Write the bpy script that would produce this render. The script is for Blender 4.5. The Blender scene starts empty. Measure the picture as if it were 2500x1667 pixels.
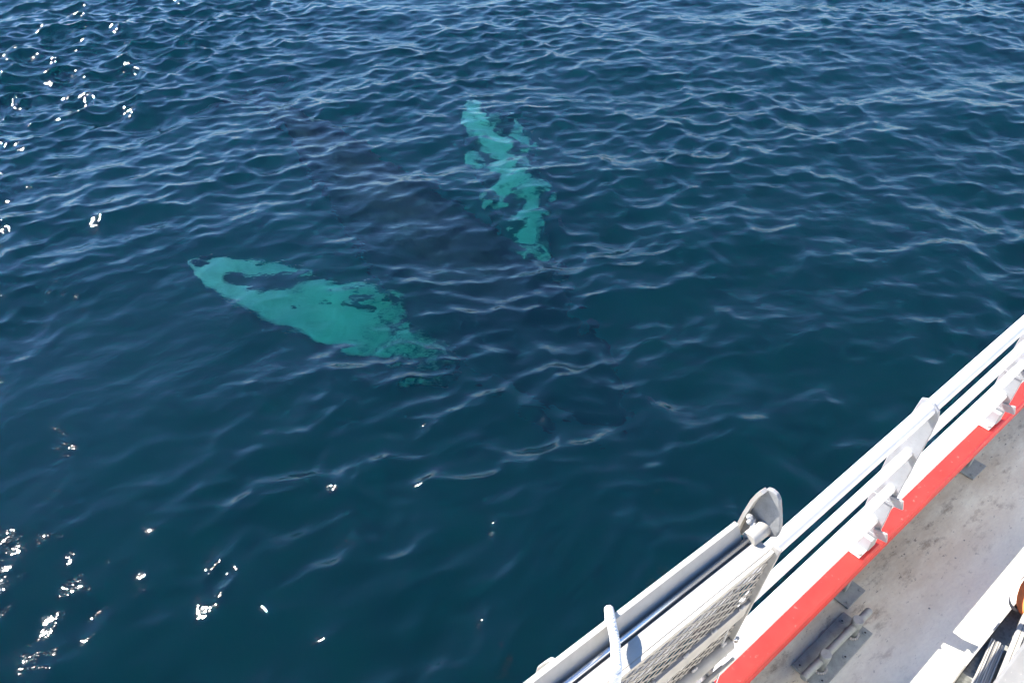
import bpy, bmesh, math, random
import numpy as np
from mathutils import Vector, Matrix

# ------------------------------------------------------------------ camera, world, sun, exposure
sc = bpy.context.scene
COL = sc.collection
CAM_Z = 6.2
PITCH = math.radians(40.0)
FPX = 1960.0                       # focal length in pixels of a 2500 px wide frame
cam_d = bpy.data.cameras.new("camera")
cam_d.sensor_width = 36.0
cam_d.lens = 36.0 * FPX / 2500.0
cam_d.clip_start = 0.05
cam_d.clip_end = 6000.0
cam = bpy.data.objects.new("camera", cam_d)
COL.objects.link(cam)
cam.location = (0, 0, CAM_Z)
cam.rotation_euler = (math.radians(90.0) - PITCH, 0, 0)
sc.camera = cam

SUN_AZ = math.radians(-58.5)       # clockwise from +Y
SUN_EL = math.radians(40.0)
world = bpy.data.worlds.new("World")
sc.world = world
world.use_nodes = True
wn = world.node_tree
sky = wn.nodes.new("ShaderNodeTexSky")
sky.sky_type = 'NISHITA'
sky.sun_disc = False
sky.sun_elevation = SUN_EL
sky.sun_rotation = SUN_AZ
sky.air_density = 1.0
sky.dust_density = 0.0
sky.altitude = 0.0
sky.ozone_density = 9.0
bg = wn.nodes["Background"]
bg.inputs["Strength"].default_value = 0.10
wn.links.new(sky.outputs["Color"], bg.inputs["Color"])

sun_d = bpy.data.lights.new("sun", 'SUN')
sun_d.energy = 5.0
sun_d.angle = math.radians(0.53)
sun_d.color = (1.0, 0.96, 0.90)
sun_d.cycles.use_multiple_importance_sampling = True
sun = bpy.data.objects.new("sun", sun_d)
COL.objects.link(sun)
SUN_DIR = Vector((math.sin(SUN_AZ) * math.cos(SUN_EL), math.cos(SUN_AZ) * math.cos(SUN_EL), math.sin(SUN_EL)))
sun.rotation_euler = SUN_DIR.to_track_quat('Z', 'Y').to_euler()
sun.location = SUN_DIR * 50

sc.view_settings.view_transform = 'Standard'
sc.view_settings.look = 'None'
sc.view_settings.gamma = 1.0
sc.view_settings.use_curve_mapping = False
sc.view_settings.exposure = 1.66

sc.render.engine = 'CYCLES'
cy = sc.cycles
cy.max_bounces = 8
cy.diffuse_bounces = 2
cy.glossy_bounces = 2
cy.transmission_bounces = 4
cy.volume_bounces = 1
cy.transparent_max_bounces = 8
cy.caustics_refractive = True
cy.caustics_reflective = False
cy.blur_glossy = 1.0
cy.sample_clamp_indirect = 2.0
cy.use_denoising = True
cy.denoiser = 'OPENIMAGEDENOISE'
cy.use_adaptive_sampling = True
cy.adaptive_threshold = 0.02
cy.adaptive_min_samples = 24

# ------------------------------------------------------------------ helpers
CP, SP = math.cos(PITCH), math.sin(PITCH)


def ray(px, py):
    u, v = (px - 1250.0) / FPX, (833.5 - py) / FPX
    return Vector((u, CP + v * SP, -SP + v * CP)).normalized()


def P(px, py, z):
    """World point at height z seen at a photograph position (2500 x 1667)."""
    d = ray(px, py)
    t = (z - CAM_Z) / d.z
    return Vector((0, 0, CAM_Z)) + d * t


def PW(px, py, depth):
    """Point under calm water that appears at a photograph position (refraction included)."""
    d = ray(px, py)
    s = P(px, py, 0.0)
    eta = 1 / 1.33
    ci = -d.z
    k = 1 - eta * eta * (1 - ci * ci)
    t = d * eta + Vector((0, 0, 1)) * (eta * ci - math.sqrt(k))
    return s + t * (depth / -t.z)


def link(o, parent=None):
    COL.objects.link(o)
    if parent is not None:
        o.parent = parent
    return o


def tag(o, label=None, cat=None, group=None, kind=None):
    if label: o["label"] = label
    if cat: o["category"] = cat
    if group: o["group"] = group
    if kind: o["kind"] = kind
    return o


def new_mat(name):
    m = bpy.data.materials.new(name)
    m.use_nodes = True
    nt = m.node_tree
    for n in list(nt.nodes):
        nt.nodes.remove(n)
    out = nt.nodes.new("ShaderNodeOutputMaterial")
    return m, nt, out


# ------------------------------------------------------------------ water
def water_material():
    m, nt, out = new_mat("sea_water")
    N, L = nt.nodes.new, nt.links.new
    tc = N("ShaderNodeTexCoord")
    mp = N("ShaderNodeMapping"); mp.inputs["Rotation"].default_value = (0, 0, math.radians(12)); mp.inputs["Scale"].default_value = (3.4, 5.2, 4.0)
    L(tc.outputs["Object"], mp.inputs["Vector"])
    n1 = N("ShaderNodeTexNoise"); n1.inputs["Scale"].default_value = 1.6; n1.inputs["Detail"].default_value = 3.0; n1.inputs["Roughness"].default_value = 0.5
    L(mp.outputs["Vector"], n1.inputs["Vector"])
    b1 = N("ShaderNodeBump"); b1.inputs["Strength"].default_value = 0.55; b1.inputs["Distance"].default_value = 0.02
    L(n1.outputs["Fac"], b1.inputs["Height"])
    gl = N("ShaderNodeBsdfGlossy"); gl.inputs["Roughness"].default_value = 0.05; gl.inputs["Color"].default_value = (1, 1, 1, 1)
    rf = N("ShaderNodeBsdfRefraction"); rf.inputs["Roughness"].default_value = 0.0; rf.inputs["IOR"].default_value = 1.33
    fr = N("ShaderNodeFresnel"); fr.inputs["IOR"].default_value = 1.33
    for s in (gl, rf, fr):
        L(b1.outputs["Normal"], s.inputs["Normal"])
    mx = N("ShaderNodeMixShader")
    L(fr.outputs["Fac"], mx.inputs["Fac"]); L(rf.outputs["BSDF"], mx.inputs[1]); L(gl.outputs["BSDF"], mx.inputs[2])
    L(mx.outputs["Shader"], out.inputs["Surface"])
    # water body: red light is swallowed first, a little blue-green is scattered back
    ab = N("ShaderNodeVolumeAbsorption"); ab.inputs["Density"].default_value = 1.0
    ab.inputs["Color"].default_value = (1 - 0.88, 1 - 0.19, 1 - 0.235, 1)
    sca = N("ShaderNodeVolumeScatter"); sca.inputs["Density"].default_value = 0.108
    sca.inputs["Color"].default_value = (0.12, 0.54, 0.98, 1); sca.inputs["Anisotropy"].default_value = 0.0
    ad = N("ShaderNodeAddShader")
    L(ab.outputs["Volume"], ad.inputs[0]); L(sca.outputs["Volume"], ad.inputs[1])
    L(ad.outputs["Shader"], out.inputs["Volume"])
    m.cycles.homogeneous_volume = True
    return m


def grow(start, step, limit, f=1.12):
    out, x, s = [], start, step
    while x < limit:
        s *= f
        x += s
        out.append(x)
    return out


def build_water():
    h = 0.036
    xs = np.arange(-17.0, 17.001, h)
    ys = np.arange(2.4, 26.0, h)
    gx = np.array(grow(xs[-1], h, 1500.0))
    xs = np.concatenate([-gx[::-1] , xs, gx]) if True else xs
    ys = np.concatenate([(ys[0] - (np.array(grow(0, h, 1500.0))))[::-1], ys, ys[-1] + np.array(grow(0, h, 2500.0))])
    X, Y = np.meshgrid(xs, ys)
    X = X.astype(np.float64); Y = Y.astype(np.float64)
    cell = np.maximum(np.gradient(xs)[None, :], np.gradient(ys)[:, None])
    rng = np.random.default_rng(11)
    Z = np.zeros_like(X); DX = np.zeros_like(X); DY = np.zeros_like(X)
    # gust patches: ripples are livelier away from the boat
    gust = 0.90 + 0.24 * np.sin(0.45 * X + 0.23 * Y + 1.0) * np.sin(0.31 * Y - 0.17 * X + 0.4) + 0.18 * np.sin(0.9 * X - 0.6 * Y)
    gust += 1.15 * np.exp(-((X + 9.5) / 4.5) ** 2 - ((Y - 16.5) / 5.5) ** 2) - 0.60 * np.exp(-((X + 5.0) / 3.0) ** 2 - ((Y - 5.5) / 3.8) ** 2) + 0.12 * np.exp(-((X - 1.5) / 3.0) ** 2 - ((Y - 5.5) / 3.0) ** 2)      # a cat's paw of wind
    far = 1.42 - 0.24 * np.clip((Y - 5.0) / 6.0, 0, 1)
    short = np.clip(gust * far, 0.35, 2.4)
    n = 230
    lam = np.exp(np.linspace(math.log(0.15), math.log(7.0), n)) * rng.uniform(0.93, 1.07, n)
    th0 = math.radians(-20.0)                                  # crests run left to right, a little oblique
    for i in range(n):
        l = lam[i]
        spread = math.radians(40 if l > 1.5 else 62)
        a = th0 - (0.17 if l < 1.3 else 0.0) + rng.normal(0, 1) * spread * 0.85 + (math.pi if rng.uniform() < 0.5 else 0)
        k = 2 * math.pi / l
        s = 0.0165 * math.exp(-0.5 * (math.log(l / 0.46) / 0.95) ** 2) + 0.0062
        amp = s / k
        dx, dy = math.sin(a), math.cos(a)
        w = np.clip(l / (4.0 * cell) - 0.5, 0, 1)
        if l < 1.3:
            w = w * short
        ph = k * (dx * X + dy * Y) + rng.uniform(0, 2 * math.pi)
        aw = amp * w
        Z += aw * np.cos(ph)
        sn = aw * np.sin(ph) * 0.85
        DX -= dx * sn; DY -= dy * sn
    ny, nx = X.shape
    V = np.stack([X + DX, Y + DY, Z], -1).reshape(-1, 3)
    idx = np.arange(nx * ny).reshape(ny, nx)
    q = np.stack([idx[:-1, :-1], idx[:-1, 1:], idx[1:, 1:], idx[1:, :-1]], -1).reshape(-1, 4)
    # skirt and bottom close the body of water
    rim = np.concatenate([idx[0, :], idx[1:, -1], idx[-1, -2::-1], idx[-2:0:-1, 0]])
    low = V[rim].copy(); low[:, 2] = -60.0
    base = len(V)
    V = np.concatenate([V, low])
    r = len(rim)
    lo = np.arange(r) + base
    side = np.stack([rim, lo, np.roll(lo, -1), np.roll(rim, -1)], -1)
    loops = np.concatenate([q.ravel(), side.ravel(), lo[::-1]])
    starts = np.concatenate([np.arange(len(q) + len(side)) * 4, [4 * (len(q) + len(side))]])
    totals = np.concatenate([np.full(len(q) + len(side), 4), [r]])
    me = bpy.data.meshes.new("water")
    me.vertices.add(len(V)); me.vertices.foreach_set("co", V.astype(np.float32).ravel())
    me.loops.add(len(loops)); me.loops.foreach_set("vertex_index", loops.astype(np.int32))
    me.polygons.add(len(starts)); me.polygons.foreach_set("loop_start", starts.astype(np.int32))
    me.polygons.foreach_set("loop_total", totals.astype(np.int32))
    sm = np.zeros(len(starts), dtype=bool); sm[:len(q)] = True
    me.polygons.foreach_set("use_smooth", sm)
    me.update(calc_edges=True)
    me.materials.append(water_material())
    o = link(bpy.data.objects.new("water", me))
    tag(o, kind="structure")
    return o


build_water()


# ------------------------------------------------------------------ shared mesh helpers
def finish(name, bm, mat, parent=None, smooth=False, bevel=0.0, inv=None):
    if inv is not None:
        bmesh.ops.transform(bm, matrix=inv, verts=bm.verts)
    bmesh.ops.recalc_face_normals(bm, faces=bm.faces)
    me = bpy.data.meshes.new(name)
    bm.to_mesh(me)
    bm.free()
    if smooth:
        for p in me.polygons:
            p.use_smooth = True
    me.materials.append(mat)
    o = link(bpy.data.objects.new(name, me), parent)
    if bevel > 0:
        b = o.modifiers.new("bevel", 'BEVEL')
        b.width = bevel
        b.segments = 2
        b.limit_method = 'ANGLE'
    return o


def add_box(bm, lo, hi, rot=None, about=None):
    x0, y0, z0 = lo
    x1, y1, z1 = hi
    c = [(x0, y0, z0), (x1, y0, z0), (x1, y1, z0), (x0, y1, z0), (x0, y0, z1), (x1, y0, z1), (x1, y1, z1), (x0, y1, z1)]
    vs = []
    for p in c:
        v = Vector(p)
        if rot is not None:
            v = rot @ (v - about) + about
        vs.append(bm.verts.new(v))
    for f in ((3, 2, 1, 0), (4, 5, 6, 7), (0, 1, 5, 4), (1, 2, 6, 5), (2, 3, 7, 6), (3, 0, 4, 7)):
        bm.faces.new([vs[i] for i in f])
    return vs


def add_prism(bm, pts, ext):
    """Polygon (3-D points) pushed along a vector."""
    a = [bm.verts.new(Vector(p)) for p in pts]
    b = [bm.verts.new(Vector(p) + Vector(ext)) for p in pts]
    bm.faces.new(a)
    bm.faces.new(b[::-1])
    n = len(pts)
    for i in range(n):
        j = (i + 1) % n
        bm.faces.new((a[i], b[i], b[j], a[j]))


def add_tube(bm, path, r, seg=10, cap=True):
    path = [Vector(p) for p in path]
    rad = r if isinstance(r, (list, tuple)) else [r] * len(path)
    rings = []
    side = None
    for i, p in enumerate(path):
        t = (path[min(i + 1, len(path) - 1)] - path[max(i - 1, 0)]).normalized()
        if side is None:
            side = t.orthogonal().normalized()
        side = (side - t * side.dot(t)).normalized()
        up = t.cross(side)
        rings.append([bm.verts.new(p + (side * math.cos(a) + up * math.sin(a)) * rad[i])
                      for a in (2 * math.pi * k / seg for k in range(seg))])
    for a, b in zip(rings, rings[1:]):
        for k in range(seg):
            f = bm.faces.new((a[k], a[(k + 1) % seg], b[(k + 1) % seg], b[k]))
            f.smooth = True
    if cap:
        bm.faces.new(rings[0][::-1])
        bm.faces.new(rings[-1])
    return rings


def catmull(pts, n):
    """n points along a Catmull-Rom spline through tuples of any length."""
    pts = [np.array(p, dtype=float) for p in pts]
    q = [2 * pts[0] - pts[1]] + pts + [2 * pts[-1] - pts[-2]]
    out = []
    for k in range(n):
        u = k / (n - 1) * (len(pts) - 1)
        i = min(int(u), len(pts) - 2)
        t = u - i
        a, b, c, d = q[i:i + 4]
        out.append(0.5 * (2 * b + (c - a) * t + (2 * a - 5 * b + 4 * c - d) * t * t + (3 * b - a - 3 * c + d) * t ** 3))
    return out


def empty(name, loc=(0, 0, 0), rz=0.0, parent=None):
    e = bpy.data.objects.new(name, None)
    e.location = loc
    e.rotation_euler = (0, 0, rz)
    e.empty_display_size = 0.2
    return link(e, parent)


def inv_of(loc, rz):
    return (Matrix.Translation(Vector(loc)) @ Matrix.Rotation(rz, 4, 'Z')).inverted()


# ------------------------------------------------------------------ materials of the made things
def paint(name, col, rough=0.4, wear=0.25, wear_col=(0.35, 0.33, 0.31), scale=9.0, bump=0.15, metallic=0.0, thresh=0.66, spec=0.5, var=0.12):
    m, nt, out = new_mat(name)
    N, Lk = nt.nodes.new, nt.links.new
    tc = N("ShaderNodeTexCoord")
    n1 = N("ShaderNodeTexNoise"); n1.inputs["Scale"].default_value = scale; n1.inputs["Detail"].default_value = 8; n1.inputs["Roughness"].default_value = 0.65
    n2 = N("ShaderNodeTexNoise"); n2.inputs["Scale"].default_value = scale * 5.5; n2.inputs["Detail"].default_value = 4
    Lk(tc.outputs["Object"], n1.inputs["Vector"]); Lk(tc.outputs["Object"], n2.inputs["Vector"])
    r1 = N("ShaderNodeMapRange"); r1.inputs["From Min"].default_value = 0.3; r1.inputs["From Max"].default_value = 0.7
    r1.inputs["To Min"].default_value = 1 - var; r1.inputs["To Max"].default_value = 1 + var * 0.5
    Lk(n1.outputs["Fac"], r1.inputs["Value"])
    vm = N("ShaderNodeVectorMath"); vm.operation = 'SCALE'; vm.inputs[0].default_value = col
    Lk(r1.outputs["Result"], vm.inputs["Scale"])
    r2 = N("ShaderNodeMapRange"); r2.inputs["From Min"].default_value = thresh; r2.inputs["From Max"].default_value = thresh + 0.08
    r2.inputs["To Max"].default_value = wear
    Lk(n2.outputs["Fac"], r2.inputs["Value"])
    mx = N("ShaderNodeMix"); mx.data_type = 'RGBA'
    Lk(r2.outputs["Result"], mx.inputs[0]); Lk(vm.outputs[0], mx.inputs[6]); mx.inputs[7].default_value = (*wear_col, 1)
    b = N("ShaderNodeBsdfPrincipled")
    b.inputs["Roughness"].default_value = rough; b.inputs["Metallic"].default_value = metallic
    b.inputs["Specular IOR Level"].default_value = spec
    Lk(mx.outputs[2], b.inputs["Base Color"])
    rr = N("ShaderNodeMapRange"); rr.inputs["To Min"].default_value = rough * 0.8; rr.inputs["To Max"].default_value = min(1, rough * 1.3)
    Lk(n1.outputs["Fac"], rr.inputs["Value"]); Lk(rr.outputs["Result"], b.inputs["Roughness"])
    bp = N("ShaderNodeBump"); bp.inputs["Strength"].default_value = bump; bp.inputs["Distance"].default_value = 0.002
    Lk(n2.outputs["Fac"], bp.inputs["Height"]); Lk(bp.outputs["Normal"], b.inputs["Normal"])
    Lk(b.outputs["BSDF"], out.inputs["Surface"])
    return m


M_WHITE = paint("white_paint", (0.78, 0.76, 0.75), 0.35, 0.5, (0.42, 0.38, 0.34), 7.0, thresh=0.69)
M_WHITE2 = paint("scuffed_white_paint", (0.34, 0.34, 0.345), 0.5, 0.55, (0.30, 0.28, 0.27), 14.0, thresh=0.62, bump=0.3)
M_RED = paint("red_paint", (0.60, 0.032, 0.024), 0.42, 0.6, (0.62, 0.16, 0.13), 7.0, bump=0.15, thresh=0.66, var=0.20)
M_ALU = paint("mill_aluminium", (0.42, 0.40, 0.37), 0.45, 0.4, (0.28, 0.27, 0.25), 16.0, metallic=0.12, thresh=0.66, var=0.22)
M_ALU_L = paint("bright_aluminium", (0.48, 0.445, 0.385), 0.48, 0.35, (0.38, 0.35, 0.31), 11.0, metallic=0.10, thresh=0.67, var=0.18)
M_CAST = paint("cast_aluminium", (0.36, 0.385, 0.365), 0.55, 0.45, (0.16, 0.16, 0.16), 22.0, metallic=0.05, thresh=0.62, bump=0.6, var=0.3)
M_GALV = paint("galvanised_steel", (0.35, 0.375, 0.365), 0.5, 0.4, (0.17, 0.165, 0.16), 18.0, metallic=0.1, thresh=0.64, bump=0.3, var=0.25)
M_ROD = paint("polished_rod", (0.72, 0.72, 0.73), 0.16, 0.15, (0.5, 0.48, 0.45), 10.0, metallic=0.9, bump=0.03)
M_EAR = paint("grey_ear_plate", (0.27, 0.265, 0.255), 0.55, 0.5, (0.17, 0.165, 0.16), 24.0, metallic=0.1, thresh=0.60, bump=0.5, var=0.3)
M_WELD = paint("weld_bead", (0.45, 0.44, 0.42), 0.5, 0.5, (0.22, 0.21, 0.20), 30.0, metallic=0.2, bump=0.9, thresh=0.58)
M_ROPE = paint("white_rope", (0.78, 0.76, 0.72), 0.9, 0.3, (0.5, 0.47, 0.42), 30.0, bump=0.5, thresh=0.66, spec=0.1)
M_CABIN = paint("cream_bounce_paint", (0.84, 0.80, 0.72), 0.4, 0.4, (0.5, 0.45, 0.38), 4.0)  # cream picked to warm the light bounced onto the side deck
M_MESH = paint("dull_expanded_aluminium", (0.33, 0.305, 0.27), 0.5, 0.5, (0.22, 0.20, 0.175), 14.0, metallic=0.05, thresh=0.60, var=0.25)
M_BACK = paint("shade_dark_backing", (0.07, 0.07, 0.068), 0.7, 0.5, (0.06, 0.06, 0.06), 10.0, var=0.3)  # near-black colour stands in for the shade inside the gangway
M_NAVY = paint("navy_hull_paint", (0.03, 0.05, 0.09), 0.4, 0.3, (0.12, 0.13, 0.15), 3.0)
M_DARK = paint("socket_shade", (0.03, 0.03, 0.032), 0.6, 0.3, (0.08, 0.08, 0.08), 20.0)
M_ORANGE = paint("orange_fabric", (0.80, 0.20, 0.06), 0.85, 0.3, (0.6, 0.15, 0.05), 40.0, bump=0.5, spec=0.15)
M_WEB = paint("grey_webbing", (0.20, 0.19, 0.20), 0.85, 0.3, (0.12, 0.12, 0.12), 60.0, bump=0.4, spec=0.1)
M_LOCKER = paint("locker_gelcoat", (0.19, 0.187, 0.183), 0.55, 0.5, (0.40, 0.37, 0.33), 12.0, thresh=0.66, bump=0.2)
M_PLATE = paint("weathered_plate", (0.30, 0.30, 0.27), 0.6, 0.7, (0.16, 0.16, 0.15), 12.0, thresh=0.52, bump=0.4, var=0.4)


def deck_material():
    m, nt, out = new_mat("painted_deck")
    N, Lk = nt.nodes.new, nt.links.new
    tc = N("ShaderNodeTexCoord")
    strm = N("ShaderNodeMapping"); strm.inputs["Scale"].default_value = (0.55, 1.25, 1.0); strm.inputs["Rotation"].default_value = (0, 0, 0.25)
    Lk(tc.outputs["Object"], strm.inputs["Vector"])
    xyz = N("ShaderNodeSeparateXYZ"); Lk(tc.outputs["Object"], xyz.inputs[0])

    def noise(scale, detail=5, rough=0.6):
        n = N("ShaderNodeTexNoise"); n.inputs["Scale"].default_value = scale; n.inputs["Detail"].default_value = detail; n.inputs["Roughness"].default_value = rough
        Lk(strm.outputs["Vector"], n.inputs["Vector"]); return n.outputs["Fac"]

    def mr(v, a, b, c=0.0, d=1.0):
        r = N("ShaderNodeMapRange"); r.inputs["From Min"].default_value = a; r.inputs["From Max"].default_value = b
        r.inputs["To Min"].default_value = c; r.inputs["To Max"].default_value = d; Lk(v, r.inputs["Value"]); return r.outputs["Result"]

    def mul(a, b):
        n = N("ShaderNodeMath"); n.operation = 'MULTIPLY'; Lk(a, n.inputs[0]); Lk(b, n.inputs[1]); return n.outputs[0]

    def mix(f, a, b):
        n = N("ShaderNodeMix"); n.data_type = 'RGBA'; Lk(f, n.inputs[0])
        for k, v in ((6, a), (7, b)):
            if isinstance(v, tuple): n.inputs[k].default_value = (*v, 1)
            else: Lk(v, n.inputs[k])
        return n.outputs[2]
    base = mix(mr(noise(2.2), 0.35, 0.65), (0.83, 0.80, 0.66), (0.88, 0.85, 0.71))
    # grime washed up against the bulwark
    near = mr(xyz.outputs["Y"], 0.12, 0.55)
    c = mix(mul(mr(noise(3.0, 8, 0.7), 0.38, 0.60, 0, 0.95), near), base, (0.60, 0.52, 0.40))
    c = mix(mul(mr(noise(11.0, 8, 0.75), 0.54, 0.66, 0, 0.72), near), c, (0.25, 0.195, 0.14))
    c = mix(mul(mr(noise(40.0, 5, 0.7), 0.61, 0.67, 0, 0.85), near), c, (0.09, 0.08, 0.07))
    # scattered specks and faint scuffs all over
    vo = N("ShaderNodeTexVoronoi"); vo.inputs["Scale"].default_value = 12.0; Lk(tc.outputs["Object"], vo.inputs["Vector"])
    sp = mul(mr(vo.outputs["Distance"], 0.045, 0.075, 1, 0), mr(noise(6.0), 0.52, 0.60))
    c = mix(sp, c, (0.16, 0.17, 0.17))
    c = mix(mr(noise(75.0, 3), 0.40, 0.75, 0, 0.14), c, (0.35, 0.34, 0.35))
    b = N("ShaderNodeBsdfPrincipled"); b.inputs["Roughness"].default_value = 0.62; b.inputs["Specular IOR Level"].default_value = 0.3
    Lk(c, b.inputs["Base Color"])
    bp = N("ShaderNodeBump"); bp.inputs["Strength"].default_value = 0.35; bp.inputs["Distance"].default_value = 0.0015
    Lk(noise(160.0, 3), bp.inputs["Height"]); Lk(bp.outputs["Normal"], b.inputs["Normal"])
    Lk(b.outputs["BSDF"], out.inputs["Surface"])
    return m


# ------------------------------------------------------------------ whale
def whale_material():
    m, nt, out = new_mat("whale_skin")
    N, Lk = nt.nodes.new, nt.links.new
    at = N("ShaderNodeAttribute"); at.attribute_name = "pigment"
    tc = N("ShaderNodeTexCoord")
    n1 = N("ShaderNodeTexNoise"); n1.inputs["Scale"].default_value = 5.0; n1.inputs["Detail"].default_value = 6; n1.inputs["Roughness"].default_value = 0.6
    Lk(tc.outputs["Object"], n1.inputs["Vector"])
    ad = N("ShaderNodeMath"); ad.operation = 'MULTIPLY_ADD'; ad.inputs[1].default_value = 0.55; ad.inputs[2].default_value = -0.275
    Lk(n1.outputs["Fac"], ad.inputs[0])
    su = N("ShaderNodeMath"); su.operation = 'ADD'
    Lk(at.outputs["Fac"], su.inputs[0]); Lk(ad.outputs[0], su.inputs[1])
    r = N("ShaderNodeMapRange"); r.inputs["From Min"].default_value = 0.33; r.inputs["From Max"].default_value = 0.67
    Lk(su.outputs[0], r.inputs["Value"])
    mx = N("ShaderNodeMix"); mx.data_type = 'RGBA'
    mx.inputs[6].default_value = (0.012, 0.015, 0.026, 1); n2 = N("ShaderNodeTexNoise"); n2.inputs["Scale"].default_value = 2.2; n2.inputs["Detail"].default_value = 7; n2.inputs["Roughness"].default_value = 0.65
    Lk(tc.outputs["Object"], n2.inputs["Vector"])
    wc = N("ShaderNodeMix"); wc.data_type = 'RGBA'
    wc.inputs[6].default_value = (0.42, 0.46, 0.44, 1); wc.inputs[7].default_value = (0.78, 0.80, 0.77, 1)
    r3 = N("ShaderNodeMapRange"); r3.inputs["From Min"].default_value = 0.35; r3.inputs["From Max"].default_value = 0.62
    Lk(n2.outputs["Fac"], r3.inputs["Value"]); Lk(r3.outputs["Result"], wc.inputs[0]); Lk(wc.outputs[2], mx.inputs[7])
    Lk(r.outputs["Result"], mx.inputs[0])
    b = N("ShaderNodeBsdfPrincipled"); b.inputs["Roughness"].default_value = 0.7; b.inputs["Specular IOR Level"].default_value = 0.1
    Lk(mx.outputs[2], b.inputs["Base Color"])
    Lk(b.outputs["BSDF"], out.inputs["Surface"])
    return m


def build_whale():
    from mathutils import noise as mnoise, kdtree
    bm = bmesh.new()
    pig = []                                                  # (position, pigment)
    # trunk: snout (towards the boat) to tail stock; (photo x, photo y, depth, half width, half height)
    spine = [(1545, 1050, 3.3, 0.10, 0.10), (1500, 1010, 2.55, 0.34, 0.30), (1420, 940, 2.25, 0.62, 0.55), (1310, 840, 2.1, 0.90, 0.80),
             (1200, 735, 1.78, 1.02, 0.95), (1080, 625, 1.52, 1.05, 0.98), (960, 515, 1.30, 0.90, 0.88), (860, 420, 1.12, 0.66, 0.70),
             (770, 335, 0.85, 0.44, 0.50), (690, 272, 0.80, 0.25, 0.32), (630, 238, 0.85, 0.15, 0.18), (595, 222, 0.9, 0.12, 0.08)]
    pts = [(*PW(x, y, d), w, h) for x, y, d, w, h in spine]
    pts = catmull(pts, 70)
    rings = []
    for i, p in enumerate(pts):
        c = Vector(p[:3])
        t = (Vector(pts[min(i + 1, 69)][:3]) - Vector(pts[max(i - 1, 0)][:3])).normalized()
        side = t.cross(Vector((0, 0, 1))).normalized()
        up = side.cross(t)
        ring = []
        for k in range(36):
            a = 2 * math.pi * k / 36
            v = c + side * math.cos(a) * p[3] + up * math.sin(a) * p[4]
            ring.append(bm.verts.new(v))
            pig.append((v, 0.0))
        rings.append(ring)
    for a, b in zip(rings, rings[1:]):
        for k in range(36):
            bm.faces.new((a[k], a[(k + 1) % 36], b[(k + 1) % 36], b[k]))
    bm.faces.new(rings[0][::-1]); bm.faces.new(rings[-1])

    def wing(A, B, depth, thick, pigf, ns=110, nt_=36):
        """A flipper between two edge lines (photo points, root last), lens shaped in section."""
        A, B = catmull(A, ns), catmull(B, ns)
        top, bot = [], []
        for i in range(ns):
            u = i / (ns - 1)
            d = depth[0] + (depth[1] - depth[0]) * u ** 1.2
            rt, rb = [], []
            for j in range(nt_):
                v = j / (nt_ - 1)
                px, py = A[i] * (1 - v) + B[i] * v
                th = thick * (0.35 + 0.65 * u) * math.sqrt(max(0.0, 1 - (2 * v - 1) ** 2)) + 0.012
                c = PW(px, py, d)
                g = pigf(px, py, u, v)
                for lst, sg in ((rt, 1), (rb, -1)):
                    w = c + Vector((0, 0, sg * th))
                    lst.append(bm.verts.new(w)); pig.append((w, g if sg > 0 else 0.9))
            top.append(rt); bot.append(rb)
        for i in range(ns - 1):
            for j in range(nt_ - 1):
                bm.faces.new((top[i][j], top[i][j + 1], top[i + 1][j + 1], top[i + 1][j]))
                bm.faces.new((bot[i][j], bot[i + 1][j], bot[i + 1][j + 1], bot[i][j + 1]))
            for j in (0, nt_ - 1):
                bm.faces.new((top[i][j], top[i + 1][j], bot[i + 1][j], bot[i][j]))
        for i in (0, ns - 1):
            for j in range(nt_ - 1):
                bm.faces.new((top[i][j], bot[i][j], bot[i][j + 1], top[i][j + 1]))

    def blot(px, py, cx, cy, rx, ry, ang):
        a = math.radians(ang)
        dx, dy = px - cx, py - cy
        x, y = dx * math.cos(a) + dy * math.sin(a), -dx * math.sin(a) + dy * math.cos(a)
        return math.sqrt((x / rx) ** 2 + (y / ry) ** 2)

    def pig_near(px, py, u, v):
        g = 0.95
        for b in ((640, 694, 100, 19, 7), (570, 676, 34, 11, 12), (500, 628, 14, 6, 0), (495, 645, 22, 9, 8), (700, 690, 55, 15, 0), (640, 712, 30, 9, 0), (765, 682, 34, 9, 8), (880, 735, 34, 12, 4),
                  (727, 752, 9, 5, 0), (795, 735, 12, 4, 0), (955, 795, 14, 6, 20), (1010, 760, 30, 12, 25)):
            g = min(g, 0.95 * max(0.0, min(1.0, (blot(px, py, *b) - 0.75) / 0.5)))
        n = mnoise.noise((px * 0.035, py * 0.07, 3.0)) + 0.5 * mnoise.noise((px * 0.08, py * 0.16, 9.0))
        if u > 0.62:
            g = min(g, 0.95 - (u - 0.62) * 1.9 + n * 0.55)
        return g

    wing([(460, 633), (500, 623), (575, 626), (640, 634), (700, 644), (755, 664), (800, 688), (860, 700), (925, 709), (985, 746), (1035, 805), (1100, 855)],
         [(462, 645), (482, 682), (530, 716), (585, 752), (650, 782), (720, 806), (790, 845), (860, 872), (940, 890), (1030, 905), (1110, 925)],
         (0.95, 2.3), 0.14, pig_near)

    core = [(1148, 252), (1150, 278), (1172, 306), (1200, 340), (1222, 372), (1232, 405), (1250, 435), (1295, 462), (1305, 505), (1285, 540), (1290, 580), (1318, 622)]
    core = catmull(core, 60)

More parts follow.
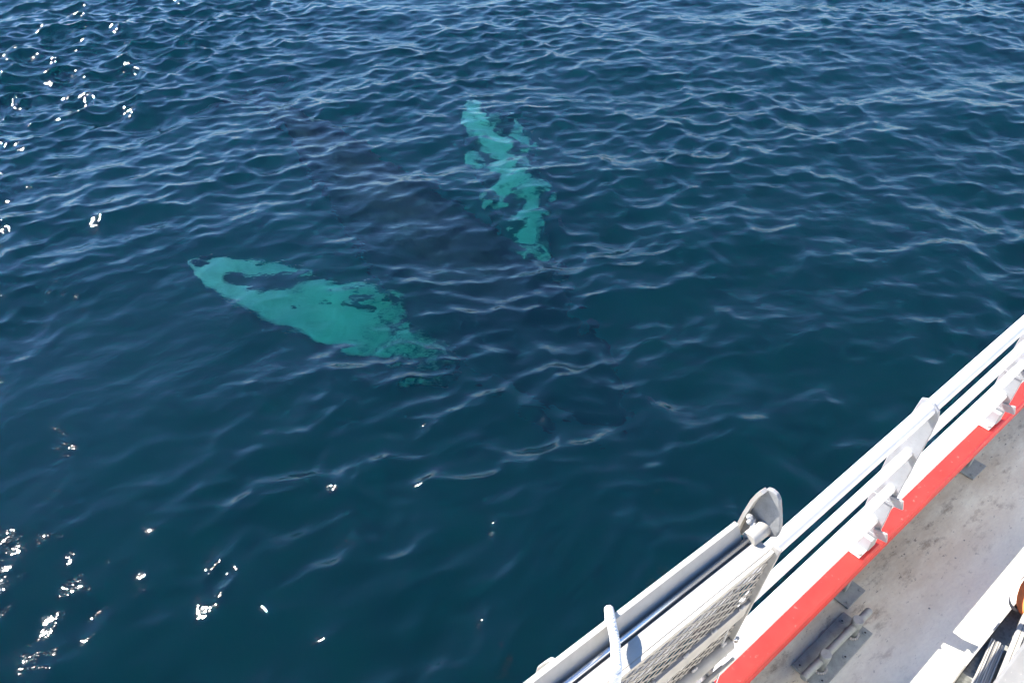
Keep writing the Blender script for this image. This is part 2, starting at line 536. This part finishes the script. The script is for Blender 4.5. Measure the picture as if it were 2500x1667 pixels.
    def pig_far(px, py, u, v):
        d = min(math.hypot(px - c[0], (py - c[1]) * 1.2) for c in core)
        n = mnoise.noise((px * 0.03, py * 0.045, 1.0)) + 0.6 * mnoise.noise((px * 0.07, py * 0.10, 5.0))
        g = 1.00 - d / 54.0 + n * 0.55
        for b in ((1262, 492, 16, 22, 20), (1240, 555, 36, 6, 15), (1290, 598, 40, 5, 10), (1268, 446, 7, 4, 0), (1305, 600, 7, 9, 0)):
            g = min(g, 0.95 * max(0.0, min(1.0, (blot(px, py, *b) - 0.75) / 0.5)))
        for b in ((1143, 388, 14, 14, 0), (1166, 403, 12, 6, 30), (1268, 296, 22, 6, 50), (1286, 343, 26, 8, 40), (1222, 475, 24, 10, -35)):
            g = max(g, 0.98 - 0.5 * max(0.0, blot(px, py, *b) - 0.6))
        return g

    wing([(1142, 250), (1136, 284), (1140, 334), (1130, 392), (1160, 425), (1190, 478), (1212, 535), (1224, 595), (1262, 632), (1300, 668)],
         [(1156, 246), (1194, 272), (1262, 286), (1300, 345), (1304, 400), (1332, 452), (1338, 520), (1347, 580), (1368, 622), (1400, 665)],
         (1.00, 2.00), 0.13, pig_far)

    # small hooked back fin and the two tail lobes
    def fin(poly, thick, g):
        c = sum((Vector(p) for p in poly), Vector()) / len(poly)
        nrm = (Vector(poly[1]) - Vector(poly[0])).cross(Vector(poly[2]) - Vector(poly[0])).normalized()
        vs = []
        for sg in (1, -1):
            r = [bm.verts.new(Vector(p)) if sg > 0 else None for p in poly]
            cv = bm.verts.new(c + nrm * thick * sg)
            vs.append((r, cv)); pig.append((cv.co.copy(), g))
        base = vs[0][0]
        for v in base: pig.append((v.co.copy(), g))
        n = len(base)
        for i in range(n):
            bm.faces.new((base[i], base[(i + 1) % n], vs[0][1]))
            bm.faces.new((base[(i + 1) % n], base[i], vs[1][1]))
    k0, k1 = PW(735, 305, 0.75), PW(800, 365, 0.8)
    ax = (k1 - k0).normalized()
    fin([k0 + Vector((0, 0, -0.1)), k1 + Vector((0, 0, -0.2)), k1 + Vector((0, 0, 0.15)), k0 + ax * 0.25 + Vector((0, 0, 0.42)), k0 - ax * 0.05 + Vector((0, 0, 0.40))], 0.07, 0.1)
    tail = PW(620, 233, 0.88)
    back = (PW(560, 205, 0.95) - tail).normalized()
    across = back.cross(Vector((0, 0, 1))).normalized()
    for sg in (1, -1):
        fin([tail - back * 0.15 + across * 0.1 * sg, tail + back * 0.15 + across * 0.75 * sg, tail + back * 0.55 + across * 1.45 * sg + Vector((0, 0, -0.12)),
             tail + back * 0.62 + across * 1.0 * sg, tail + back * 0.55 + across * 0.45 * sg, tail + back * 0.45], 0.07, 0.05)
    bmesh.ops.recalc_face_normals(bm, faces=bm.faces)
    me = bpy.data.meshes.new("raw")
    bm.to_mesh(me); bm.free()
    o = bpy.data.objects.new("humpback_whale", me)
    link(o)
    rm = o.modifiers.new("skin", 'REMESH'); rm.mode = 'VOXEL'; rm.voxel_size = 0.034
    dg = bpy.context.evaluated_depsgraph_get()
    me2 = bpy.data.meshes.new_from_object(o.evaluated_get(dg))
    o.modifiers.clear()
    o.data = me2
    bpy.data.meshes.remove(me)
    kd = kdtree.KDTree(len(pig))
    for i, (v, g) in enumerate(pig): kd.insert(v, i)
    kd.balance()
    at = me2.attributes.new("pigment", 'FLOAT', 'POINT')
    scars = [(PW(700, 268, 0.55), 0.22), (PW(775, 288, 0.5), 0.24), (PW(870, 915, 2.3), 0.3), (PW(985, 900, 2.2), 0.35)]
    vals = np.zeros(len(me2.vertices), dtype=np.float32)
    for i, v in enumerate(me2.vertices):
        near = kd.find_n(v.co, 3)
        w = [1 / (d + 1e-3) for _, _, d in near]
        g = sum(pig[j][1] * a for (_, j, _), a in zip(near, w)) / sum(w)
        for c, r in scars:
            d = (v.co - c).length
            if d < r * 1.6:
                g = max(g, 0.56 - 0.45 * d / r + 0.35 * mnoise.noise(v.co * 9.0))
        vals[i] = g
    at.data.foreach_set("value", vals)
    # origin at the whale's own middle
    mid = sum((v.co for v in me2.vertices), Vector()) / len(me2.vertices)
    me2.transform(Matrix.Translation(-mid))
    o.location = mid
    for p in me2.polygons: p.use_smooth = True
    me2.materials.append(whale_material())
    tag(o, "humpback whale just under the surface, white mottled flippers spread beside its dark back", "whale")
    return o


build_whale()

# ------------------------------------------------------------------ boat (local x along the rail, local y outboard)
BRZ = math.radians(40.0)
boat = empty("boat", (0, 0, 0), BRZ)
tag(boat, "white and red excursion boat with pipe railing and pale painted side deck", "boat")
BINV = inv_of((0, 0, 0), BRZ)
DZ, GZ = 2.80, 3.16                  # deck and gunwale heights
S0, S1 = -5.0, 9.0


def BL(px, py, z):
    return BINV @ P(px, py, z)


M_DECK = deck_material()
bm = bmesh.new()
n = 40
lo = [bm.verts.new((S0 + (S1 - S0) * i / n, -3.2, DZ)) for i in range(n + 1)]
hi = [bm.verts.new((S0 + (S1 - S0) * i / n, 0.745, DZ)) for i in range(n + 1)]
ll = [bm.verts.new((S0 + (S1 - S0) * i / n, -3.2, DZ - 0.06)) for i in range(n + 1)]
lh = [bm.verts.new((S0 + (S1 - S0) * i / n, 0.745, DZ - 0.06)) for i in range(n + 1)]
for i in range(n):
    bm.faces.new((lo[i], lo[i + 1], hi[i + 1], hi[i]))
    bm.faces.new((ll[i + 1], ll[i], lh[i], lh[i + 1]))
    bm.faces.new((ll[i], ll[i + 1], lo[i + 1], lo[i]))
    bm.faces.new((lh[i + 1], lh[i], hi[i], hi[i + 1]))
bm.faces.new((ll[0], lo[0], hi[0], lh[0])); bm.faces.new((lh[n], hi[n], lo[n], ll[n]))
deck = finish("deck", bm, M_DECK, boat)
deck["label"] = "pale grey side deck with brown grime along the red gunwale"

# hull shell below the deck edge
bm = bmesh.new()
prof = [(0.762, GZ - 0.062), (0.762, 2.2), (0.72, 1.2), (0.55, 0.2), (0.2, -0.6), (-0.8, -1.0), (-1.9, -1.0), (-2.8, -0.6), (-3.1, 0.2), (-3.23, 1.2), (-3.25, 2.2), (-3.25, GZ)]
outer = [[bm.verts.new((s, y, z)) for y, z in prof] for s in (S0, S0 + 3, 0, 3, 6, S1)]
inner = [[bm.verts.new((s, y * 0.995 - (0.012 if y > 0 else -0.012), z + (0.03 if z < 0 else 0))) for y, z in prof] for s in (S0, S0 + 3, 0, 3, 6, S1)]
for a, b in zip(outer, outer[1:]):
    for k in range(len(prof) - 1):
        bm.faces.new((a[k], a[k + 1], b[k + 1], b[k]))
for a, b in zip(inner, inner[1:]):
    for k in range(len(prof) - 1):
        bm.faces.new((b[k], b[k + 1], a[k + 1], a[k]))
for k in (0, len(prof) - 1):
    for (a, b), (c, d) in zip(zip(outer, outer[1:]), zip(inner, inner[1:])):
        bm.faces.new((a[k], b[k], d[k], c[k]))
for e, (a, c) in enumerate(((outer[0], inner[0]), (outer[-1], inner[-1]))):
    bm.faces.new(a if e else a[::-1])
finish("hull", bm, M_NAVY, boat)

# cabin side added for sun bounce on deck; upper deck the view is taken from
bm = bmesh.new()
add_box(bm, (-4.5, -3.1, DZ + 0.002), (4.6, -0.58, 4.50))
finish("unseen_cabin", bm, M_CABIN, boat, bevel=0.02)  # out of view, set close to throw sunlight back onto the deck
bm = bmesh.new()
add_box(bm, (-4.7, -3.2, 4.503), (4.8, -0.42, 4.58))
finish("upper_deck", bm, M_WHITE, boat, bevel=0.01)

# gunwale: red box beam with a rolled inner lip
bm = bmesh.new()
prof = [(0.775, GZ - 0.045), (0.775, GZ - 0.008), (0.767, GZ), (0.614, GZ), (0.606, GZ - 0.006), (0.602, GZ - 0.016), (0.602, GZ - 0.052), (0.610, GZ - 0.060), (0.768, GZ - 0.060)]
ra = [bm.verts.new((S0, y, z)) for y, z in prof]
rb = [bm.verts.new((S1, y, z)) for y, z in prof]
for k in range(len(prof)):
    j = (k + 1) % len(prof)
    bm.faces.new((ra[k], rb[k], rb[j], ra[j]))
bm.faces.new(ra[::-1]); bm.faces.new(rb)
finish("gunwale", bm, M_RED, boat)
bm = bmesh.new()
add_tube(bm, [(S0, 0.612, GZ - 0.066), (S1, 0.612, GZ - 0.066)], 0.010, 8)
lip = finish("gunwale_lip", bm, M_RED, boat, smooth=True)

# rails
RY = 0.652
RAILS = ((4.025, 0.0275, RY), (3.78, 0.0195, RY), (3.560, 0.0195, RY), (3.340, 0.0220, RY + 0.012))
for z, r, y in RAILS:
    bm = bmesh.new()
    add_tube(bm, [(S0 + i * (S1 - S0) / 28, y, z) for i in range(29)], r, 16)
    finish("rail", bm, M_WHITE, boat, smooth=True)

# stanchions: flat plates across the rails, hinge lugs and bolted feet
def stanchion(s):
    st = empty("stanchion", (s, RY, GZ), 0.0, boat)

    def fin_(name, bm, mat, **k):
        return finish(name, bm, mat, st, inv=Matrix.Translation((-s, -RY, -GZ)), **k)
    bm = bmesh.new()
    out = [(0.716, GZ + 0.075), (0.722, GZ + 0.30), (0.716, 3.80), (0.702, 3.95), (0.690, 4.055), (0.668, 4.066), (0.640, 4.060), (0.614, 4.040),
           (0.604, 4.000), (0.606, 3.90), (0.612, 3.70), (0.618, 3.52), (0.618, 3.34), (0.622, GZ + 0.075)]
    add_prism(bm, [(s, y, z) for y, z in out], (0.011, 0, 0))
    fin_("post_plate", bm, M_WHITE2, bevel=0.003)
    for z in (3.485, 3.262):
        bm = bmesh.new()
        add_box(bm, (s - 0.016, 0.578, z + 0.004), (s - 0.006, 0.640, z + 0.052), Matrix.Rotation(math.radians(-16), 3, 'X'), Vector((s, 0.612, z + 0.03)))
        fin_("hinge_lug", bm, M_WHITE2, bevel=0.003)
        bm = bmesh.new()
        add_tube(bm, [(s - 0.020, 0.622, z + 0.03), (s + 0.016, 0.622, z + 0.03)], 0.004, 8)
        fin_("hinge_pin", bm, M_ALU_L)
        bm = bmesh.new()
        add_box(bm, (s - 0.006, 0.618, z - 0.012), (s - 0.001, 0.712, z + 0.004))
        fin_("stiffener", bm, M_WHITE2, bevel=0.0015)
    bm = bmesh.new()                                          # foot: angle bracket straddling the gunwale
    add_box(bm, (s - 0.085, 0.628, GZ + 0.003), (s + 0.030, 0.735, GZ + 0.013))
    fin_("foot_bracket", bm, M_WHITE, bevel=0.002)
    bm = bmesh.new()
    add_box(bm, (s - 0.030, 0.622, GZ + 0.0135), (s + 0.030, 0.712, GZ + 0.085))
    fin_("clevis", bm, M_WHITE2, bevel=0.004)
    for ds, y, z in ((-0.070, 0.640, GZ + 0.016), (-0.045, 0.700, GZ + 0.016)):
        bm = bmesh.new()
        add_tube(bm, [(s + ds, y, z - 0.003), (s + ds, y, z + 0.009)], 0.011, 6)
        fin_("bolt", bm, M_ALU)
    # leg down to the deck with its plate
    bm = bmesh.new()
    add_box(bm, (s - 0.016, 0.640, DZ + 0.010), (s + 0.022, 0.700, GZ - 0.062))
    fin_("leg", bm, M_GALV, bevel=0.004)
    bm = bmesh.new()
    add_box(bm, (s - 0.075, 0.582, DZ + 0.002), (s + 0.075, 0.72, DZ + 0.012))
    fin_("deck_plate", bm, M_GALV, bevel=0.002)
    for ds, y in ((-0.05, 0.60), (0.055, 0.60)):
        bm = bmesh.new()
        add_tube(bm, [(s + ds, y, DZ + 0.011), (s + ds, y, DZ + 0.016)], 0.008, 8)
        fin_("screw", bm, M_CAST)
    return st


for s in (1.41, 2.628, 3.846, 5.06):
    stanchion(s)

# mooring cleat on the deck
cl = empty("mooring_cleat", (2.315, 0.511, DZ), 0.0, boat)
cl["label"] = "grey twin post mooring cleat on a bolted plate"
CI = Matrix.Translation((-2.315, -0.511, -DZ))
bm = bmesh.new()
add_prism(bm, [(2.111, 0.587, DZ + 0.002), (2.521, 0.587, DZ + 0.002), (2.525, 0.437, DZ + 0.002), (2.106, 0.434, DZ + 0.002)], (0, 0, 0.012))
finish("base_plate", bm, M_CAST, cl, inv=CI, bevel=0.003)
for s in (2.195, 2.448):
    bm = bmesh.new()
    add_tube(bm, [(s, 0.500, DZ + 0.012), (s, 0.500, DZ + 0.075), (s, 0.500, DZ + 0.080), (s, 0.500, DZ + 0.128), (s, 0.500, DZ + 0.133)], [0.0225, 0.0215, 0.0245, 0.0250, 0.0225], 20)
    post = finish("post", bm, M_GALV, cl, inv=CI)
    bm = bmesh.new()
    add_tube(bm, [(s, 0.500, DZ + 0.1325), (s, 0.500, DZ + 0.1345)], 0.005, 10)
    finish("post_cap_dimple", bm, M_CAST, post, inv=CI)
    bm = bmesh.new()
    rng = random.Random(int(s * 1000))
    for k in range(18):
        a = 2 * math.pi * k / 18
        c = Vector((s + 0.027 * math.cos(a), 0.5 + 0.027 * math.sin(a), DZ + 0.016))
        mt = Matrix.Translation(c) @ Matrix.Rotation(a, 4, 'Z') @ Matrix.Diagonal((0.010, 0.007 + 0.003 * rng.random(), 0.006, 1))
        bmesh.ops.create_icosphere(bm, subdivisions=1, radius=1.0, matrix=mt)
    finish("weld_bead", bm, M_WELD, post, inv=CI, smooth=True)
bm = bmesh.new()
add_tube(bm, [(2.052, 0.508, DZ + 0.088), (2.060, 0.508, DZ + 0.088), (2.32, 0.504, DZ + 0.088), (2.555, 0.500, DZ + 0.088), (2.562, 0.500, DZ + 0.088)], [0.0145, 0.0175, 0.0175, 0.0175, 0.0145], 18)
finish("cross_bar", bm, M_GALV, cl, inv=CI)
for s, y in ((2.135, 0.562), (2.150, 0.458), (2.325, 0.455), (2.470, 0.563), (2.498, 0.462)):
    bm = bmesh.new()
    bmesh.ops.create_cone(bm, cap_ends=True, segments=16, radius1=0.0125, radius2=0.011, depth=0.004, matrix=Matrix.Translation((s, y, DZ + 0.016)))
    bl = finish("bolt", bm, M_GALV, cl, inv=CI)
    bm = bmesh.new()
    bmesh.ops.create_cone(bm, cap_ends=True, segments=10, radius1=0.0045, radius2=0.0045, depth=0.002, matrix=Matrix.Translation((s, y, DZ + 0.0185)))
    finish("socket", bm, M_DARK, bl, inv=CI)  # no recess cut: dark disc painted for the shade inside the socket

# ------------------------------------------------------------------ stowed gangway on the rail
GRZ = math.radians(38.0)
GTOP = 4.23
g_or = P(1885, 1338, GTOP + 0.04); g_or.z = GTOP
gang = empty("gangway", g_or, GRZ)
tag(gang, "aluminium boarding gangway stowed on its edge along the white rail", "gangway")
GINV = inv_of(g_or, GRZ)
XL = -1.9


def gfin(name, bm, mat, parent=None, **k):
    return finish(name, bm, mat, parent or gang, **k)


def GP(px, py, x):
    """Point of the gangway's cross plane at local x seen at a photo position (local coordinates)."""
    o = GINV @ Vector((0, 0, CAM_Z))
    d = (GINV.to_3x3() @ ray(px, py))
    return o + d * ((x - o.x) / d.x)


bm = bmesh.new()
prof = [(0.0, 0.040), (0.0, -0.010), (0.106, -0.010), (0.106, 0.078), (0.112, 0.078), (0.112, 0.084), (0.096, 0.084), (0.094, 0.078), (0.066, 0.020), (0.047, 0.018), (0.047, 0.040)]
ra = [bm.verts.new((XL, y, z)) for y, z in prof]
rb = [bm.verts.new((-0.006 - 0.035 * (y > 0.05), y, z)) for y, z in prof]
for k in range(len(prof)):
    j = (k + 1) % len(prof)
    bm.faces.new((ra[k], rb[k], rb[j], ra[j]))
bm.faces.new(ra[::-1]); bm.faces.new(rb)
gfin("side_channel", bm, M_ALU_L, bevel=0.0015)
bm = bmesh.new()
add_tube(bm, [(XL, 0.060, 0.042), (0.03, 0.060, 0.042)], 0.0085, 14)
gfin("hinge_rod", bm, M_ROD, smooth=True)
# boss on the rod's end and the ear it is welded to
bm = bmesh.new()
add_tube(bm, [(-0.034, 0.058, 0.046), (-0.030, 0.058, 0.046), (0.040, 0.058, 0.046), (0.043, 0.058, 0.046)], [0.021, 0.024, 0.024, 0.022], 22)
gfin("hinge_boss", bm, M_ALU_L)
EX = 0.036
ear = [(1797, 1306), (1806, 1288), (1815, 1270), (1829, 1244), (1848, 1214), (1861, 1200), (1873, 1193), (1884, 1197), (1896, 1208), (1902, 1222), (1904, 1245), (1905, 1275), (1904, 1296), (1896, 1312)]
bm = bmesh.new()
add_prism(bm, [GP(x, y, EX) for x, y in ear], (0.014, 0, 0))
gfin("end_ear", bm, M_EAR, bevel=0.004)
# folded flange along the ear's outboard edge
bm = bmesh.new()
fl = [GP(x, y, EX) for x, y in ((1800, 1300), (1815, 1270), (1829, 1244), (1848, 1214), (1861, 1200), (1872, 1193))]
for a, b in zip(fl, fl[1:]):
    t = (b - a).normalized()
    nrm = Vector((0, t.z, -t.y)) * 0.006
    add_prism(bm, [a - nrm, a + nrm, b + nrm, b - nrm], (-0.022, 0, 0))
bmesh.ops.remove_doubles(bm, verts=bm.verts, dist=0.0005)
gfin("ear_flange", bm, M_ALU_L)
bm = bmesh.new()
rng = random.Random(5)
for k in range(16):
    y = 0.100 - 0.045 * k / 15
    mt = Matrix.Translation((0.004 + 0.012 * rng.random(), y, 0.070 - 0.030 * (k / 15) + 0.006 * rng.random())) @ Matrix.Diagonal((0.011, 0.008, 0.008, 1))
    bmesh.ops.create_icosphere(bm, subdivisions=2, radius=1.0, matrix=mt)
gfin("weld_bead", bm, M_WELD, smooth=True)
# hooked ear farther along
hx = -0.70
bm = bmesh.new()
hook = [(1283, 1705), (1300, 1662), (1311, 1627), (1325, 1617), (1336, 1610), (1343, 1612), (1348, 1619), (1347, 1628), (1337, 1650), (1352, 1672), (1345, 1700)]
add_prism(bm, [GP(x, y, hx) for x, y in hook], (0.016, 0, 0))
gfin("hook_ear", bm, M_ALU_L, bevel=0.004)

# tread side hanging from the channel, leaning a little outboard: expanded metal between flat bars
def shear(bm):
    for v in bm.verts:
        v.co.y -= 0.09 * (v.co.z - 0.04)
    return bm


bm = bmesh.new()
add_box(bm, (-0.003, -0.026, -0.585), (0.006, 0.002, 0.058))
gfin("end_plate", shear(bm), M_ALU, bevel=0.002)
bm = bmesh.new()
add_box(bm, (XL, -0.012, 0.018), (-0.004, -0.001, 0.0395))
gfin("top_bar", shear(bm), M_ALU_L, bevel=0.001)
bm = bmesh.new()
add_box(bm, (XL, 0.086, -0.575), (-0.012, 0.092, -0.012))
gfin("shade_backing_sheet", shear(bm), M_BACK)  # added behind the mesh so its holes look dark and shaded
bm = bmesh.new()
add_box(bm, (XL, -0.020, -0.325), (-0.004, -0.006, -0.235))
gfin("middle_bar", shear(bm), M_ALU, bevel=0.002)
bm = bmesh.new()
add_tube(bm, [(XL, -0.014, -0.515), (-0.004, -0.014, -0.515)], 0.029, 16)
gfin("lower_tube", shear(bm), M_ALU, smooth=True)
bm = bmesh.new()
add_box(bm, (XL, -0.062, -0.565), (-0.012, -0.052, -0.550))
gfin("kick_strip", shear(bm), M_ALU_L, bevel=0.001)
bm = bmesh.new()
add_box(bm, (XL, -0.052, -0.66), (-0.05, -0.043, -0.575))
gfin("kick_strip", shear(bm), M_ALU, bevel=0.001)
rng = random.Random(8)
for zc in (-0.237, -0.488):                                   # welded clips holding the sheet to the bars
    for k in range(12):
        x = -0.05 - 0.13 * k
        bm = bmesh.new()
        mt = Matrix.Translation((x + 0.02 * rng.random(), -0.016, zc + 0.004 * rng.random())) @ Matrix.Diagonal((0.014, 0.007, 0.009, 1))
        bmesh.ops.create_icosphere(bm, subdivisions=2, radius=1.0, matrix=mt)
        for v in bm.verts:
            v.co += Vector((rng.uniform(-1, 1), rng.uniform(-1, 1), rng.uniform(-1, 1))) * 0.0015
        gfin("weld_clip", shear(bm), M_WELD, smooth=True)


def expanded(z0, z1, name):
    bm = bmesh.new()
    lw, sw = 0.062, 0.042                                     # long and short way of a diamond
    rows = int(round((z0 - z1) / (sw / 2)))
    sw2 = (z0 - z1) / rows
    cols = int((-0.02 - XL) / lw)
    for r in range(rows):
        za = z0 - sw2 * r
        zb = za - sw2
        for c in range(cols * 2):
            xa = -0.006 - c * lw / 2
            up = (r + c) % 2 == 0
            a = Vector((xa, -0.009, za if up else zb))
            b = Vector((xa - lw / 2, -0.009, zb if up else za))
            d = (b - a).normalized()
            w = Vector((d.z, 0, -d.x)) * 0.0027
            if w.z < 0: w = -w
            tilt = Vector((0, 0.0006, 0))
            t = Vector((0, 0.0009, 0))
            add_prism(bm, [a - w - tilt - t, a + w + tilt - t, b + w + tilt - t, b - w - tilt - t], t * 2)
    return gfin(name, shear(bm), M_MESH)


expanded(0.020, -0.240, "expanded_metal")
expanded(-0.320, -0.495, "expanded_metal")

# ------------------------------------------------------------------ rope over the gangway
def strands(path, r, turns, seg=7, n=160):
    path = catmull([tuple(p) for p in path], n)
    bm = bmesh.new()
    for k in range(3):
        pts = []
        side = None
        for i in range(n):
            p = Vector(path[i])
            t = (Vector(path[min(i + 1, n - 1)]) - Vector(path[max(i - 1, 0)])).normalized()
            if side is None: side = t.orthogonal().normalized()
            side = (side - t * side.dot(t)).normalized()
            up = t.cross(side)
            a = 2 * math.pi * (turns * i / (n - 1) + k / 3)
            pts.append(p + (side * math.cos(a) + up * math.sin(a)) * r * 0.50)
        add_tube(bm, pts, r * 0.58, seg)
    return bm


def GW(x, y, z):
    return Matrix.Translation(g_or) @ Matrix.Rotation(GRZ, 4, 'Z') @ Vector((x, y, z))


def GY(px, py, y):
    """World point of the gangway's long plane at local y seen at a photo position."""
    o = GINV @ Vector((0, 0, CAM_Z))
    d = (GINV.to_3x3() @ ray(px, py))
    return GW(*(o + d * ((y - o.y) / d.y)))


xr = (GINV @ P(1499, 1520, GTOP + 0.10)).x
rp = [GW(xr + 0.05, 0.140, -0.10), GW(xr + 0.038, 0.134, 0.03), GW(xr + 0.018, 0.122, 0.094), GW(xr + 0.0, 0.098, 0.103)]
for px, py, y in ((1501, 1560, 0.055), (1504, 1600, 0.012), (1506, 1632, -0.030), (1502, 1665, -0.032), (1496, 1710, -0.030), (1490, 1770, -0.026)):
    rp.append(GY(px, py, y))
bm = strands(rp, 0.0125, 17)
ro = rp[4]
tag(finish("rope", bm, M_ROPE, None, inv=Matrix.Translation(-ro)), "white twisted rope looped over the edge of the aluminium gangway", "rope")
bpy.data.objects["rope"].location = ro

# ------------------------------------------------------------------ wire and shackle at the gangway's lower corner
wp = [P(1800, 1560, 3.70), P(1787, 1562, 3.69), P(1777, 1568, 3.66), P(1776, 1590, 3.62), P(1768, 1615, 3.58), P(1756, 1645, 3.54), P(1740, 1690, 3.50)]
bm = bmesh.new()
add_tube(bm, catmull([tuple(p) for p in wp], 40), 0.0028, 6)
wo = wp[1]
w = finish("wire_lanyard", bm, M_ROD, None, inv=Matrix.Translation(-wo), smooth=True)
w.location = wo
tag(w, "thin steel wire lanyard hanging from the gangway corner above the white rail", "wire")
sh = empty("shackle", P(1795, 1562, 3.70))
tag(sh, "small steel snap shackle clipped beside the gangway corner", "shackle")
c0 = P(1780, 1562, 3.705); c1 = P(1799, 1561, 3.705)
bm = bmesh.new()
ring = []
ax = (c1 - c0); mid = (c0 + c1) / 2
for k in range(17):
    a = 2 * math.pi * k / 16
    ring.append(mid + ax * 0.55 * math.cos(a) + Vector((0, 0, 0.012)) * math.sin(a) + ax.cross(Vector((0, 0, 1))).normalized() * 0.006 * math.sin(a))
add_tube(bm, ring, 0.0035, 8, cap=False)
finish("bow", bm, M_ROD, sh, smooth=True, inv=Matrix.Translation(-sh.location))
bm = bmesh.new()
add_tube(bm, [c1 + Vector((0, 0, -0.012)), c1 + Vector((0, 0, 0.012))], 0.007, 10)
finish("pin", bm, M_ALU, sh, inv=Matrix.Translation(-sh.location))

# ------------------------------------------------------------------ things by the inner edge of the deck
def boat_world(v):
    return Matrix.Rotation(BRZ, 4, 'Z') @ Vector(v)


# shallow tray carrying grooved aluminium planks
tr0 = boat_world((2.9, -0.1, DZ + 0.004))
tray = empty("metal_tray", tr0, BRZ)
tag(tray, "weathered grey metal tray with a thin upright rim beside the sunlit deck", "tray")
TI = Matrix.Translation((-2.9, 0.1, -DZ - 0.004))
bm = bmesh.new()
add_box(bm, (2.552, -0.40, DZ + 0.004), (4.2, 0.080, DZ + 0.150))
finish("tray_body", bm, M_PLATE, tray, inv=TI, bevel=0.002)
bm = bmesh.new()
add_box(bm, (2.545, 0.081, DZ + 0.004), (4.2, 0.089, DZ + 0.205))
finish("tray_rim", bm, M_ALU, tray, inv=TI, bevel=0.001)


def plank(a, b, width, z, name_i, label):
    """Grooved extrusion from a to b (boat x, y), width to the inboard side."""
    a, b = Vector((a[0], a[1], z)), Vector((b[0], b[1], z))
    t = (b - a).normalized(); sdir = Vector((t.y, -t.x, 0)); ln = (b - a).length
    root = empty("aluminium_plank", boat_world(a), BRZ)
    tag(root, label, "plank", "grooved aluminium planks")
    bm = bmesh.new()
    n = 7
    w = width / n
    for k in range(n):
        hgt = 0.030 if k % 3 != 2 else 0.024
        p = [sdir * (w * k + 0.0012), sdir * (w * (k + 1) - 0.0012)]
        base = [p[0], p[1], p[1] + t * ln, p[0] + t * ln]
        add_prism(bm, base, (0, 0, hgt))
    rib = finish("groove_ribs", bm, M_ALU_L, root)
    bm = bmesh.new()
    add_prism(bm, [Vector((0, 0, 0.002)), sdir * width + Vector((0, 0, 0.002)), sdir * width + t * ln + Vector((0, 0, 0.002)), t * ln + Vector((0, 0, 0.002))], (0, 0, 0.018))
    finish("web", bm, M_ALU, root)
    return root


plank((2.30, -0.005), (2.772, 0.075), 0.058, DZ + 0.156, 0, "short grooved aluminium plank ending inside the grey metal tray")
plank((2.20, -0.085), (3.60, 0.150), 0.110, DZ + 0.232, 1, "long grooved aluminium plank lying over the grey metal tray and its rim")

# locker corner at the frame's edge
lk = empty("deck_locker", boat_world((3.0, -0.6, DZ)), BRZ)
tag(lk, "pale grey deck locker with a rounded lid edge in the lower right corner", "locker")
LI = Matrix.Translation((-3.0, 0.6, -DZ))
lz = DZ + 0.46
q0, q1 = BL(2412, 1667, lz), BL(2500, 1580, lz)
ey = (q0.y + q1.y) / 2
bm = bmesh.new()
add_box(bm, (0.6, max(ey - 0.9, -0.56), DZ + 0.235 + 0.04), (3.4, ey - 0.012, lz - 0.03))
finish("locker_body", bm, M_LOCKER, lk, inv=LI, bevel=0.008)
bm = bmesh.new()
add_box(bm, (0.58, max(ey - 0.92, -0.57), lz - 0.029), (3.42, ey, lz))
finish("lid", bm, M_LOCKER, lk, inv=LI, bevel=0.012)

# orange float bag with its strap
fb0 = P(2532, 1438, DZ + 0.25)
fb = empty("float_bag", Vector((fb0.x, fb0.y, DZ + 0.2)))
tag(fb, "orange fabric float bag with a grey carrying strap at the right edge", "bag")
bm = bmesh.new()
mt = Matrix.Translation(fb0) @ Matrix.Rotation(BRZ + 0.1, 4, 'Z') @ Matrix.Diagonal((0.17, 0.062, 0.060, 1))
bmesh.ops.create_icosphere(bm, subdivisions=4, radius=1.0, matrix=mt)
from mathutils import noise as _mn
for v in bm.verts:
    v.co += (v.co - fb0).normalized() * 0.010 * _mn.noise(v.co * 14)
finish("cover", bm, M_ORANGE, fb, smooth=True, inv=Matrix.Translation(-fb.location))
st = [P(2520, 1392, DZ + 0.30), P(2490, 1415, DZ + 0.315), P(2472, 1440, DZ + 0.315), P(2464, 1462, DZ + 0.30), P(2470, 1480, DZ + 0.27), P(2486, 1492, DZ + 0.22)]
st = catmull([tuple(p) for p in st], 30)
bm = bmesh.new()
rows = []
for i, p in enumerate(st):
    p = Vector(p)
    rows.append([bm.verts.new(p + Vector((0, 0, dz)) + ray(2480, 1440).cross(Vector((0, 0, 1))).normalized() * dx) for dz, dx in ((-0.010, 0), (0.010, 0), (0.010, 0.002), (-0.010, 0.002))])
for a, b in zip(rows, rows[1:]):
    for k in range(4):
        bm.faces.new((a[k], a[(k + 1) % 4], b[(k + 1) % 4], b[k]))
bm.faces.new(rows[0]); bm.faces.new(rows[-1][::-1])
finish("strap", bm, M_WEB, fb, inv=Matrix.Translation(-fb.location))
